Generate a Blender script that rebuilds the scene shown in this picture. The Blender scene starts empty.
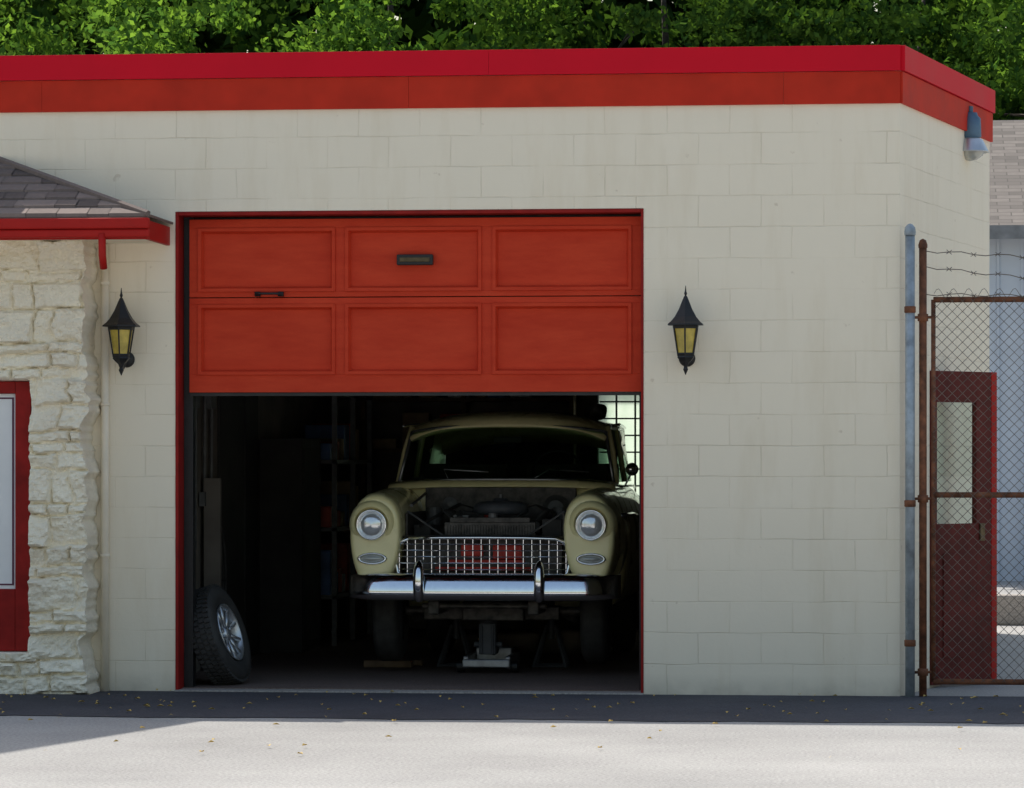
import bpy, math, random
import numpy as np
from mathutils import Vector, Matrix, noise
random.seed(7); rng=np.random.default_rng(7)
sc=bpy.context.scene
sc.view_settings.view_transform='Standard'
sc.view_settings.look='None'
sc.view_settings.exposure=0

# ---------------------------------------------------------------- materials
def nt(name):
    m=bpy.data.materials.new(name); m.use_nodes=True
    t=m.node_tree; b=t.nodes['Principled BSDF']
    return m,t,b
def N(t,kind,**kw):
    n=t.nodes.new(kind)
    for k,v in kw.items():
        if k in n.inputs: n.inputs[k].default_value=v
        else: setattr(n,k,v)
    return n
def rgb(c,k=1): return (min(1,c[0]*k),min(1,c[1]*k),min(1,c[2]*k),1)
def pmat(name,col,rough=.5,metal=0,var=.15,vs=6,bump=.15,bs=60,spec=.5,coat=0,dist=.004):
    m,t,b=nt(name); L=t.links.new
    tc=N(t,'ShaderNodeTexCoord')
    n=N(t,'ShaderNodeTexNoise',Scale=vs,Detail=3.0,Roughness=.6); L(tc.outputs['Object'],n.inputs['Vector'])
    r=N(t,'ShaderNodeValToRGB'); r.color_ramp.elements[0].position=.3; r.color_ramp.elements[1].position=.7
    r.color_ramp.elements[0].color=rgb(col,1-var); r.color_ramp.elements[1].color=rgb(col,1+var)
    L(n.outputs['Fac'],r.inputs['Fac']); L(r.outputs['Color'],b.inputs['Base Color'])
    b.inputs['Metallic'].default_value=metal
    b.inputs['Specular IOR Level'].default_value=spec
    b.inputs['Coat Weight'].default_value=coat
    mr=N(t,'ShaderNodeMapRange'); mr.inputs['To Min'].default_value=max(0,rough-.1); mr.inputs['To Max'].default_value=min(1,rough+.12)
    L(n.outputs['Fac'],mr.inputs['Value']); L(mr.outputs['Result'],b.inputs['Roughness'])
    if bump:
        n2=N(t,'ShaderNodeTexNoise',Scale=bs,Detail=2.0); L(tc.outputs['Object'],n2.inputs['Vector'])
        bp=N(t,'ShaderNodeBump',Strength=bump,Distance=dist); L(n2.outputs['Fac'],bp.inputs['Height']); L(bp.outputs['Normal'],b.inputs['Normal'])
    return m
def mix(t,fac,a,b,mode='MIX'):
    n=N(t,'ShaderNodeMix'); n.data_type='RGBA'; n.blend_type=mode
    L=t.links.new
    for idx,v in ((0,fac),(6,a),(7,b)):
        if hasattr(v,'is_linked'): L(v,n.inputs[idx])
        else: n.inputs[idx].default_value=v
    return n.outputs[2]
def math_(t,op,a,b=0.0,c=0.0):
    n=N(t,'ShaderNodeMath',operation=op)
    for i,v in enumerate((a,b,c)):
        if hasattr(v,'is_linked'): t.links.new(v,n.inputs[i])
        else: n.inputs[i].default_value=v
    return n.outputs[0]

def blockwall(name,col,grime=.25):
    m,t,b=nt(name); L=t.links.new
    tc=N(t,'ShaderNodeTexCoord'); sp=N(t,'ShaderNodeSeparateXYZ'); L(tc.outputs['Object'],sp.inputs[0])
    wob=N(t,'ShaderNodeTexNoise',Scale=3.0,Detail=1.0); L(tc.outputs['Object'],wob.inputs['Vector'])
    w=math_(t,'MULTIPLY_ADD',wob.outputs['Fac'],.02,-.01)
    cb=N(t,'ShaderNodeCombineXYZ'); L(math_(t,'ADD',sp.outputs['X'],w),cb.inputs['X']); L(math_(t,'ADD',sp.outputs['Z'],w),cb.inputs['Y'])
    br=N(t,'ShaderNodeTexBrick'); L(cb.outputs[0],br.inputs['Vector'])
    br.inputs['Scale'].default_value=1; br.inputs['Brick Width'].default_value=.406; br.inputs['Row Height'].default_value=.203
    br.inputs['Mortar Size'].default_value=.004; br.inputs['Mortar Smooth'].default_value=.8
    br.inputs['Color1'].default_value=(.975,.975,.97,1); br.inputs['Color2'].default_value=(1,1,1,1); br.inputs['Mortar'].default_value=(.90,.88,.84,1)
    nf=N(t,'ShaderNodeTexNoise',Scale=1.7,Detail=3.0,Roughness=.65); L(tc.outputs['Object'],nf.inputs['Vector'])
    fade=N(t,'ShaderNodeMapRange'); fade.inputs['From Min'].default_value=.38; fade.inputs['From Max'].default_value=.66; fade.inputs['To Min'].default_value=.08; fade.inputs['To Max'].default_value=.9
    L(nf.outputs['Fac'],fade.inputs['Value'])
    bc=mix(t,fade.outputs[0],(1,1,1,1),br.outputs['Color'])
    mp=N(t,'ShaderNodeMapping'); mp.inputs['Scale'].default_value=(2.6,2.6,.5); L(tc.outputs['Object'],mp.inputs['Vector'])
    st=N(t,'ShaderNodeTexNoise',Scale=1.6,Detail=4.0,Roughness=.65); L(mp.outputs[0],st.inputs['Vector'])
    sr=N(t,'ShaderNodeMapRange'); sr.inputs['From Min'].default_value=.5; sr.inputs['From Max'].default_value=.78; sr.inputs['To Max'].default_value=grime
    L(st.outputs['Fac'],sr.inputs['Value'])
    c0=mix(t,sr.outputs[0],rgb(col),(col[0]*.72,col[1]*.64,col[2]*.50,1))
    lo=N(t,'ShaderNodeMapRange'); lo.inputs['From Min'].default_value=.0; lo.inputs['From Max'].default_value=.14; lo.inputs['To Min'].default_value=.6; lo.inputs['To Max'].default_value=0
    L(sp.outputs['Z'],lo.inputs['Value'])
    sn=N(t,'ShaderNodeTexNoise',Scale=9.0,Detail=3.0); L(tc.outputs['Object'],sn.inputs['Vector'])
    c1=mix(t,math_(t,'MULTIPLY',lo.outputs[0],sn.outputs['Fac']),c0,(.25,.22,.17,1))
    vm=N(t,'ShaderNodeMapRange'); vm.inputs['From Min'].default_value=.70; vm.inputs['From Max'].default_value=.74; vm.inputs['To Max'].default_value=.35; L(sn.outputs['Fac'],vm.inputs['Value'])
    c1=mix(t,vm.outputs[0],c1,(.55,.42,.28,1))
    L(mix(t,1.0,c1,bc,'MULTIPLY'),b.inputs['Base Color'])
    b.inputs['Roughness'].default_value=.75; b.inputs['Specular IOR Level'].default_value=.2
    n2=N(t,'ShaderNodeTexNoise',Scale=30.0,Detail=3.0,Roughness=.7); L(tc.outputs['Object'],n2.inputs['Vector'])
    h=math_(t,'MULTIPLY_ADD',math_(t,'MULTIPLY',br.outputs['Fac'],fade.outputs[0]),-1.0,math_(t,'MULTIPLY',n2.outputs['Fac'],.35))
    h=math_(t,'MULTIPLY_ADD',wob.outputs['Fac'],1.2,h)
    bp=N(t,'ShaderNodeBump',Strength=.65,Distance=.007); L(h,bp.inputs['Height']); L(bp.outputs[0],b.inputs['Normal'])
    return m

CREAM=(.98,.875,.70)
m_wall=blockwall('painted_block',CREAM)
m_stone=pmat('painted_stone',(.95,.855,.69),.75,var=.08,vs=3,bump=.9,bs=34,dist=.016,spec=.2)
m_cream=pmat('cream_paint',(.93,.83,.67),.5,var=.06)
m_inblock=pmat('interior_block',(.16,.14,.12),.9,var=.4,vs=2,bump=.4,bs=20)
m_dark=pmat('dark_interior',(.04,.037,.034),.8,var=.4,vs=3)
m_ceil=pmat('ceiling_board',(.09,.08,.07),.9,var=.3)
m_coping=pmat('crimson_coping',(.70,.005,.022),.5,var=.05,vs=1.5,bump=.05,bs=4,spec=.15)
m_fascia=pmat('red_fascia',(.58,.036,.017),.6,var=.14,vs=3,bump=.15,bs=30,spec=.12)
m_gutter=pmat('red_gutter',(.46,.016,.012),.5,var=.1,vs=4,spec=.2)
m_frame=pmat('red_frame',(.30,.017,.014),.6,var=.25,vs=6,spec=.15)
m_black=pmat('black_iron',(.012,.012,.013),.45,var=.3,vs=20,bump=.3,bs=90)
m_chrome=pmat('chrome',(.90,.92,.95),.10,1,var=.05,vs=14,bump=.03,bs=25)
m_steel=pmat('worn_steel',(.35,.36,.38),.4,.9,var=.3,vs=10)
m_dsteel=pmat('dull_steel',(.14,.14,.14),.55,.5,var=.3,vs=10)
m_galv=pmat('galvanised_post',(.36,.41,.45),.5,.3,var=.35,vs=9,bump=.3)
m_rust=pmat('rusty_steel',(.20,.075,.035),.75,.1,var=.55,vs=14,bump=.5,bs=70)
m_wire=pmat('chain_wire',(.16,.13,.11),.6,.5,var=.4,vs=5,bump=0)
m_rubber=pmat('rubber',(.04,.038,.035),.75,var=.35,vs=12,bump=.3)
m_carpaint=pmat('yellow_green_paint',(.96,.86,.45),.28,var=.05,vs=3,bump=.02,bs=15,coat=.6)
m_engine=pmat('engine_grime',(.07,.063,.056),.5,.3,var=.8,vs=14,bump=.5,bs=40)
m_redpart=pmat('red_primer',(.60,.05,.03),.6,var=.3)
m_grey=pmat('grey_paint',(.20,.21,.22),.6,var=.25)
m_dgrey=pmat('dark_grey_paint',(.07,.075,.085),.55,var=.35)
m_seat=pmat('seat_vinyl',(.05,.045,.04),.6)
m_brown=pmat('brown_red_paint',(.13,.022,.017),.6,var=.3,vs=5,bump=.2,spec=.2)
m_white=pmat('white_board',(.86,.86,.85),.45,var=.03,bump=0)
m_maroon=pmat('maroon_line',(.10,.012,.05),.5)
m_alu=pmat('aluminium',(.62,.64,.66),.35,.8,var=.15)
m_bluecap=pmat('blue_grey_housing',(.10,.18,.27),.5,.3,var=.25)
m_siding=pmat('pale_blue_siding',(.52,.58,.66),.6,var=.06,vs=2)
m_bark=pmat('bark',(.05,.038,.028),.9,var=.4,vs=5,bump=.8,bs=14,dist=.03)
m_wood=pmat('old_wood',(.18,.12,.07),.8,var=.4,vs=5)
m_brass=pmat('aged_brass',(.12,.09,.05),.4,.8,var=.3,vs=20)
m_boxes=[pmat('carton',(.38,.28,.17),.8,var=.3),pmat('blue_bin',(.08,.16,.35),.5,var=.3),pmat('red_bin',(.45,.06,.03),.5,var=.3),pmat('white_tub',(.65,.65,.62),.5,var=.2)]

def door_paint():
    m,t,b=nt('orange_red_door_paint'); L=t.links.new
    tc=N(t,'ShaderNodeTexCoord')
    mp=N(t,'ShaderNodeMapping'); mp.inputs['Scale'].default_value=(1.2,4,5); L(tc.outputs['Object'],mp.inputs['Vector'])
    n=N(t,'ShaderNodeTexNoise',Scale=2.2,Detail=5.0,Roughness=.65); L(mp.outputs[0],n.inputs['Vector'])
    r=N(t,'ShaderNodeValToRGB'); e=r.color_ramp.elements
    e[0].position=.28; e[0].color=(.58,.042,.016,1); e[1].position=.7; e[1].color=(.70,.068,.026,1)
    L(n.outputs['Fac'],r.inputs['Fac']); L(r.outputs['Color'],b.inputs['Base Color'])
    b.inputs['Roughness'].default_value=.6; b.inputs['Specular IOR Level'].default_value=.15
    n2=N(t,'ShaderNodeTexNoise',Scale=18.0,Detail=3.0); L(mp.outputs[0],n2.inputs['Vector'])
    bp=N(t,'ShaderNodeBump',Strength=.35,Distance=.003); L(n2.outputs['Fac'],bp.inputs['Height']); L(bp.outputs[0],b.inputs['Normal'])
    return m
m_door=door_paint()

def ground_mat(name,c1,c2,seam=False):
    m,t,b=nt(name); L=t.links.new
    tc=N(t,'ShaderNodeTexCoord')
    a=N(t,'ShaderNodeTexNoise',Scale=.5,Detail=5.0,Roughness=.65); L(tc.outputs['Object'],a.inputs['Vector'])
    f=N(t,'ShaderNodeTexNoise',Scale=55.0,Detail=3.0,Roughness=.8); L(tc.outputs['Object'],f.inputs['Vector'])
    r=N(t,'ShaderNodeValToRGB'); r.color_ramp.elements[0].position=.3; r.color_ramp.elements[1].position=.7
    r.color_ramp.elements[0].color=rgb(c1); r.color_ramp.elements[1].color=rgb(c2); L(a.outputs['Fac'],r.inputs['Fac'])
    g=N(t,'ShaderNodeMapRange'); g.inputs['From Min'].default_value=.3; g.inputs['From Max'].default_value=.7; g.inputs['To Min'].default_value=.62; g.inputs['To Max'].default_value=1.32
    L(f.outputs['Fac'],g.inputs['Value'])
    cg=N(t,'ShaderNodeCombineColor'); [L(g.outputs[0],cg.inputs[i]) for i in range(3)]
    col=mix(t,1.0,r.outputs['Color'],cg.outputs[0],'MULTIPLY')
    L(col,b.inputs['Base Color']); b.inputs['Roughness'].default_value=.9; b.inputs['Specular IOR Level'].default_value=.15
    bp=N(t,'ShaderNodeBump',Strength=.5,Distance=.01); L(f.outputs['Fac'],bp.inputs['Height']); L(bp.outputs[0],b.inputs['Normal'])
    return m
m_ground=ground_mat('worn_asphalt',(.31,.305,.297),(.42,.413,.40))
m_shade_strip=ground_mat('shaded_asphalt',(.060,.060,.068),(.100,.100,.112))  # ground tone with the building's shade put into the colour
m_floor=ground_mat('garage_concrete',(.14,.10,.085),(.22,.165,.14))
m_sill=ground_mat('concrete_sill',(.33,.30,.27),(.42,.39,.36))

def shingle(name,c,scale=1.0,lo=.7,hi=1.35,mo=.25):
    m,t,b=nt(name); L=t.links.new
    tc=N(t,'ShaderNodeTexCoord')
    br=N(t,'ShaderNodeTexBrick'); L(tc.outputs['UV'],br.inputs['Vector'])
    br.inputs['Scale'].default_value=scale; br.inputs['Brick Width'].default_value=.3; br.inputs['Row Height'].default_value=.13
    br.inputs['Mortar Size'].default_value=.008; br.inputs['Color1'].default_value=rgb(c,lo); br.inputs['Color2'].default_value=rgb(c,hi); br.inputs['Mortar'].default_value=rgb(c,mo)
    n=N(t,'ShaderNodeTexNoise',Scale=9.0,Detail=3.0); L(tc.outputs['UV'],n.inputs['Vector'])
    L(mix(t,n.outputs['Fac'],br.outputs['Color'],rgb(c,.8)),b.inputs['Base Color']); b.inputs['Roughness'].default_value=.9
    return m
m_shingle2=shingle('grey_shingles',(.17,.15,.135),.9,.55,1.45,.3)
def shingle_tab():
    m,t,b=nt('brown_shingle_tabs'); L=t.links.new
    g=N(t,'ShaderNodeNewGeometry'); tc=N(t,'ShaderNodeTexCoord'); n=N(t,'ShaderNodeTexNoise',Scale=30.0,Detail=3.0); L(tc.outputs['Object'],n.inputs['Vector'])
    r=N(t,'ShaderNodeValToRGB'); e=r.color_ramp.elements; e[0].color=(.07,.055,.05,1); e[1].color=(.28,.22,.195,1)
    L(math_(t,'MULTIPLY_ADD',g.outputs['Random Per Island'],.7,math_(t,'MULTIPLY',n.outputs['Fac'],.35)),r.inputs[0]); L(r.outputs[0],b.inputs['Base Color']); b.inputs['Roughness'].default_value=.9
    return m
m_shingle=shingle_tab()

def leafmat(name,c,tr):
    m=bpy.data.materials.new(name); m.use_nodes=True; t=m.node_tree; t.nodes.clear(); L=t.links.new
    o=N(t,'ShaderNodeOutputMaterial'); g=N(t,'ShaderNodeNewGeometry')
    r=N(t,'ShaderNodeValToRGB'); r.color_ramp.elements[0].position=.0; r.color_ramp.elements[1].position=1
    r.color_ramp.elements[0].color=rgb((c[0]*.4,c[1]*.5,c[2]*.6)); r.color_ramp.elements[1].color=rgb((c[0]*1.55,c[1]*1.35,c[2]))
    L(g.outputs['Random Per Island'],r.inputs['Fac'])
    d=N(t,'ShaderNodeBsdfDiffuse'); L(r.outputs[0],d.inputs[0]); last=d
    if tr:
        tl=N(t,'ShaderNodeBsdfTranslucent')
        L(mix(t,1.0,r.outputs[0],(1.7,1.7,.9,1),'MULTIPLY'),tl.inputs[0])
        mx=N(t,'ShaderNodeMixShader'); mx.inputs[0].default_value=tr; L(d.outputs[0],mx.inputs[1]); L(tl.outputs[0],mx.inputs[2]); last=mx
    L(last.outputs[0],o.inputs[0]); return m
m_leaf=leafmat('leaves',(.105,.215,.05),.45); m_leaf2=leafmat('leaves_deep',(.05,.11,.025),.3); m_leaf3=leafmat('leaves_far',(.03,.065,.016),0)

def glassmat(name,tcol,rough=.02):
    m=bpy.data.materials.new(name); m.use_nodes=True; t=m.node_tree; t.nodes.clear(); L=t.links.new
    o=N(t,'ShaderNodeOutputMaterial'); tr=N(t,'ShaderNodeBsdfTransparent'); tr.inputs[0].default_value=(*tcol,1)
    g=N(t,'ShaderNodeBsdfGlossy',Roughness=rough); lw=N(t,'ShaderNodeLayerWeight')
    fc=math_(t,'MULTIPLY_ADD',math_(t,'POWER',lw.outputs['Facing'],4.0),.7,.045)
    mx=N(t,'ShaderNodeMixShader'); L(fc,mx.inputs[0]); L(tr.outputs[0],mx.inputs[1]); L(g.outputs[0],mx.inputs[2])
    L(mx.outputs[0],o.inputs[0]); return m
m_glass=glassmat('tinted_glass',(.45,.58,.48))
m_clear=glassmat('clear_glass',(.80,.88,.84))
def frosted():
    m=bpy.data.materials.new('frosted_pane'); m.use_nodes=True; t=m.node_tree; t.nodes.clear()
    o=N(t,'ShaderNodeOutputMaterial'); a=N(t,'ShaderNodeBsdfTranslucent'); n=N(t,'ShaderNodeTexNoise',Scale=6.0)
    r=N(t,'ShaderNodeValToRGB'); r.color_ramp.elements[0].color=(.6,.72,.6,1); r.color_ramp.elements[1].color=(.92,.94,.9,1)
    t.links.new(n.outputs['Fac'],r.inputs[0]); t.links.new(r.outputs[0],a.inputs[0]); t.links.new(a.outputs[0],o.inputs[0]); return m
m_frost=frosted()
m_amber=pmat('amber_glass',(.62,.46,.08),.2,var=.3,vs=10,bump=.2,bs=40)
m_lens=pmat('headlamp_lens',(.92,.94,.95),.08,.6,var=.06,vs=25,bump=.35,bs=60,coat=1)
m_park=pmat('parking_lens',(.55,.56,.52),.2,.3,var=.2,bump=.2)
m_leaflit=pmat('dry_leaf',(.55,.38,.10),.7,var=.3,bump=0)

# ---------------------------------------------------------------- builders
import bmesh
def empty(name,loc=(0,0,0)):
    e=bpy.data.objects.new(name,None); e.location=loc; e.empty_display_size=.2
    sc.collection.objects.link(e); return e
def setup(o,parent,local):
    sc.collection.objects.link(o)
    if parent:
        o.parent=parent
        if not local: o.location=-Vector(parent.location)
class B:
    def __init__(s): s.v=[]; s.f=[]
    def add(s,v,f):
        k=len(s.v); s.v+= [tuple(p) for p in v]; s.f+=[tuple(i+k for i in q) for q in f]
    def box(s,x0,x1,y0,y1,z0,z1):
        s.add([(x0,y0,z0),(x1,y0,z0),(x1,y1,z0),(x0,y1,z0),(x0,y0,z1),(x1,y0,z1),(x1,y1,z1),(x0,y1,z1)],
              [(0,3,2,1),(4,5,6,7),(0,1,5,4),(1,2,6,5),(2,3,7,6),(3,0,4,7)])
    def prism(s,poly,z0,z1):
        n=len(poly); s.add([(x,y,z0) for x,y in poly]+[(x,y,z1) for x,y in poly],
          [tuple(range(n-1,-1,-1)),tuple(range(n,2*n))]+[(i,(i+1)%n,n+(i+1)%n,n+i) for i in range(n)])
    def cyl(s,p0,p1,r0,r1=None,n=12,caps=True):
        if r1 is None: r1=r0
        p0=Vector(p0);p1=Vector(p1); d=(p1-p0).normalized(); a=d.orthogonal().normalized(); b=d.cross(a)
        v=[]
        for p,r in((p0,r0),(p1,r1)):
            for i in range(n):
                t=2*math.pi*i/n; v.append(p+(a*math.cos(t)+b*math.sin(t))*r)
        f=[(i,(i+1)%n,n+(i+1)%n,n+i) for i in range(n)]
        if caps: f+=[tuple(range(n-1,-1,-1)),tuple(range(n,2*n))]
        s.add(v,f)
    def tube(s,pts,r,n=8):
        pts=[Vector(p) for p in pts]; a=None; v=[]
        for i,p in enumerate(pts):
            d=(pts[min(i+1,len(pts)-1)]-pts[max(i-1,0)]).normalized()
            if a is None: a=d.orthogonal().normalized()
            a=(a-d*a.dot(d)).normalized(); b=d.cross(a); rr=r[i] if isinstance(r,(list,tuple)) else r
            for k in range(n):
                t=2*math.pi*k/n; v.append(p+(a*math.cos(t)+b*math.sin(t))*rr)
        f=[]
        for i in range(len(pts)-1):
            for k in range(n): f.append((i*n+k,i*n+(k+1)%n,(i+1)*n+(k+1)%n,(i+1)*n+k))
        f+=[tuple(range(n-1,-1,-1)),tuple((len(pts)-1)*n+k for k in range(n))]
        s.add(v,f)
    def lathe(s,prof,c=(0,0,0),axis=(0,0,1),n=24,phase=0):
        d=Vector(axis).normalized(); c=Vector(c)
        a=(Vector((1,0,0)) if abs(d.z)>.9 else Vector((0,0,1))); a=(a-d*a.dot(d)).normalized(); b=d.cross(a); v=[]
        for r,h in prof:
            for k in range(n):
                t=2*math.pi*k/n+phase; v.append(c+d*h+(a*math.cos(t)+b*math.sin(t))*r)
        f=[(i*n+k,i*n+(k+1)%n,(i+1)*n+(k+1)%n,(i+1)*n+k) for i in range(len(prof)-1) for k in range(n)]
        s.add(v,f)
    def grid(s,rows,close=False):
        n=len(rows[0]); v=[p for r in rows for p in r]; f=[]
        for i in range(len(rows)-1):
            for k in range(n if close else n-1): f.append((i*n+k,i*n+(k+1)%n,(i+1)*n+(k+1)%n,(i+1)*n+k))
        s.add(v,f)
    def obj(s,name,mat,parent=None,local=False,bevel=0,smooth=False,sub=0,solid=0,seg=2):
        me=bpy.data.meshes.new(name); me.from_pydata(s.v,[],s.f); me.materials.append(mat)
        me.validate(); me.update()
        bm=bmesh.new(); bm.from_mesh(me); bmesh.ops.recalc_face_normals(bm,faces=bm.faces); bm.to_mesh(me); bm.free()
        o=bpy.data.objects.new(name,me); setup(o,parent,local)
        if smooth:
            for p in me.polygons: p.use_smooth=True
        if solid: md=o.modifiers.new('s','SOLIDIFY'); md.thickness=solid
        if sub: md=o.modifiers.new('sub','SUBSURF'); md.levels=sub; md.render_levels=sub
        if bevel: md=o.modifiers.new('b','BEVEL'); md.width=bevel; md.segments=seg; md.limit_method='ANGLE'; md.angle_limit=math.radians(40)
        return o
def box(name,mat,parent,*a,bevel=0,local=False):
    b=B(); b.box(*a); return b.obj(name,mat,parent,bevel=bevel,local=local)

# ---------------------------------------------------------------- ground
b=B(); b.add([(-300,-300,0),(300,-300,0),(300,300,0),(-300,300,0)],[(0,1,2,3)]); b.obj('ground',m_ground)
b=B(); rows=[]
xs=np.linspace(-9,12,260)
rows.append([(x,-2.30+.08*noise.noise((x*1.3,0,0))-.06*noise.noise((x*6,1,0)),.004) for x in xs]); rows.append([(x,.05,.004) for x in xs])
b.grid(rows); b.obj('wall_shade_strip',m_shade_strip)  # dark sheet painted in to deepen the building's shadow along the wall

# ---------------------------------------------------------------- garage building
G=empty('garage_building',(0,0,0))
XL,XR,ZO=-2.235,.862,3.17; ZF=3.835; ZT=4.21
b=B(); b.box(-3.6,XL,0,.2,-.05,ZF+.25); b.box(XR,2.52,0,.2,-.05,ZF+.25); b.box(XL,XR,0,.2,ZO,ZF+.25)
b.obj('front_wall',m_wall,G)
sx,sy=3.18-2.52,2.85; sl=math.hypot(sx,sy); ang=math.atan2(sy,sx)
b=B(); b.box(0,sl,0,.2,-.05,ZF+.25); o=b.obj('side_wall',m_wall,G); o.location=(2.52,0,0); o.rotation_euler=(0,0,ang)
b=B(); b.box(0,5.9,0,.2,-.05,ZF+.25); o=b.obj('rear_side_wall',m_wall,G); o.location=(3.18,2.85,0); o.rotation_euler=(0,0,math.radians(90))
WX0,WX1,WZ0,WZ1=-.12,.72,1.15,2.2
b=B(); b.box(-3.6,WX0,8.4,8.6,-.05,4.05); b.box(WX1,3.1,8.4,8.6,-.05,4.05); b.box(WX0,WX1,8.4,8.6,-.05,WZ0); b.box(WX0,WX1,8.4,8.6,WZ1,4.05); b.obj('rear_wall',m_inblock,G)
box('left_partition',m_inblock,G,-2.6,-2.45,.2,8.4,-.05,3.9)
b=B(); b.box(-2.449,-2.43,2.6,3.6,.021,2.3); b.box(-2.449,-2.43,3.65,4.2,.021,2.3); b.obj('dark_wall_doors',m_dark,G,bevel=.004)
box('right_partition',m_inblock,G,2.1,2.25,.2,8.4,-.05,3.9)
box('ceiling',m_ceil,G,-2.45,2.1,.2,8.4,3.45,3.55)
b=B()
for i in range(7): b.box(-2.44,2.09,1.0+i*1.1,1.05+i*1.1,3.30,3.449)
b.obj('ceiling_joists',m_wood,G)
b=B(); b.prism([(-3.6,.02),(2.5,.02),(3.12,2.85),(3.12,8.6),(-3.6,8.6)],3.95,4.1); b.obj('roof_deck',m_grey,G)
box('left_end_wall',m_wall,G,-3.8,-3.602,.01,8.6,-.05,4.08)
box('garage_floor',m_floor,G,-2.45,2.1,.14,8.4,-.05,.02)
box('threshold',m_sill,G,XL,XR,-.04,.14,-.05,.014,bevel=.004)
def fasc(name,mat,z0,z1,off,step,start):
    b=B(); edges=[-3.6,start]; 
    while edges[-1]+step<2.3: edges.append(edges[-1]+step)
    edges.append(2.52+off*.1)
    for i in range(len(edges)-1):
        b.box(edges[i]+(.0006 if i else 0),edges[i+1]-(.0006 if i<len(edges)-2 else 0),-off-(.0012 if i%2 else 0),-.0015,z0,z1)
    return b.obj(name,mat,G,bevel=.001)
fasc('fascia_board',m_fascia,ZF,4.042,.02,2.45,-3.13)
fasc('coping_cap',m_coping,4.045,ZT,.035,3.4,-3.55)
def sidef(name,mat,z0,z1,off,x0=-.006):
    b=B(); b.box(x0,sl+off,-off,-.0015,z0,z1); o=b.obj(name,mat,G,bevel=.002); o.location=(2.52,0,0); o.rotation_euler=(0,0,ang)
sidef('side_fascia_board',m_fascia,ZF+.001,4.041,.021); sidef('side_coping_cap',m_coping,4.046,ZT-.001,.036)
b=B(); b.prism([(-3.6,.0),(2.5,.0),(3.15,2.85),(3.15,8.6),(-3.6,8.6)],4.101,4.2); b.obj('roof_parapet',m_coping,G)
b=B(); b.box(XL+.001,XL+.022,-.006,.21,.012,ZO-.003); b.box(XR-.018,XR-.001,-.006,.21,.012,ZO-.003); b.box(XL+.023,XR-.019,-.006,.21,ZO-.026,ZO-.003)
b.obj('opening_frame',m_frame,G,bevel=.003)
b=B(); b.box(XL+.024,XL+.085,.17,.26,.02,3.3); b.box(XR-.04,XR-.02,.17,.26,.02,3.3); b.box(XL+.085,XR-.04,.185,.2,3.1,3.14)
b.obj('door_track',m_black,G)
b=B(); b.box(WX0,WX1,8.49,8.5,WZ0,WZ1); b.obj('rear_window_panes',m_frost,G)
b=B()
for i in range(6):
    x=WX0+(WX1-WX0)*i/5; b.box(x-.008,x+.008,8.45,8.487,WZ0,WZ1)
for i in range(8):
    z=WZ0+(WZ1-WZ0)*i/7; b.box(WX0+.02,WX1-.02,8.43,8.449,z-.007,z+.007)
b.obj('rear_window_muntins',m_grey,G)

# overhead door
D=empty('overhead_door',(0,.15,2)); 
DX0,DX1=-2.165,.838
cols=[(-2.105,-1.187),(-1.119,-.214),(-.141,.775)]
def section(nm,z0,z1,pz0,pz1):
    b=B(); y0,y1=.12,.15
    b.box(DX0,DX1,y0,y1,z0,pz0); b.box(DX0,DX1,y0,y1,pz1,z1)
    xs=[DX0]+[c for p in cols for c in p]+[DX1]
    for i in range(0,len(xs),2): b.box(xs[i],xs[i+1],y0,y1,pz0,pz1)
    b.obj(nm+'_rails',m_door,D,bevel=.0025)
    b=B(); b.box(DX0,DX1,.1505,.17,z0,z1); b.obj(nm+'_panel_back',m_door,D)
    b=B()
    for x0,x1 in cols:
        w=.034; yo,yi=.106,.1495
        a=[(x0,yo,pz0),(x1,yo,pz0),(x1,yo,pz1),(x0,yo,pz1)]; c=[(x0+w,yi,pz0+w),(x1-w,yi,pz0+w),(x1-w,yi,pz1-w),(x0+w,yi,pz1-w)]
        m=[(x0+w*.6,yo+.002,pz0+w*.6),(x1-w*.6,yo+.002,pz0+w*.6),(x1-w*.6,yo+.002,pz1-w*.6),(x0+w*.6,yo+.002,pz1-w*.6)]
        o_=[(x0-.001,.121,pz0-.001),(x1+.001,.121,pz0-.001),(x1+.001,.121,pz1+.001),(x0-.001,.121,pz1+.001)]
        b.add(o_+a+m+c,[(4*q+i,4*q+(i+1)%4,4*q+4+(i+1)%4,4*q+4+i) for q in range(3) for i in range(4)])
    b.obj(nm+'_mouldings',m_door,D)
section('upper_section',2.609,3.125,2.645,3.065)
section('lower_section',1.978,2.603,2.095,2.56)
box('bottom_seal',m_rubber,D,DX0,DX1,.13,.16,1.955,1.977)
b=B(); b.box(-.775,-.535,.10,.149,2.815,2.885); b.obj('slot_frame',m_black,D,bevel=.006)
b=B(); b.box(-.755,-.555,.094,.0995,2.835,2.865); b.obj('slot_flap',m_brass,D,bevel=.003)
b=B(); b.box(-1.72,-1.685,.085,.119,2.612,2.642); b.box(-1.565,-1.53,.085,.119,2.612,2.642); b.tube([(-1.71,.085,2.625),(-1.68,.075,2.63),(-1.57,.075,2.63),(-1.54,.085,2.625)],.008); b.obj('pull_handle',m_black,D,smooth=True)

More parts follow.
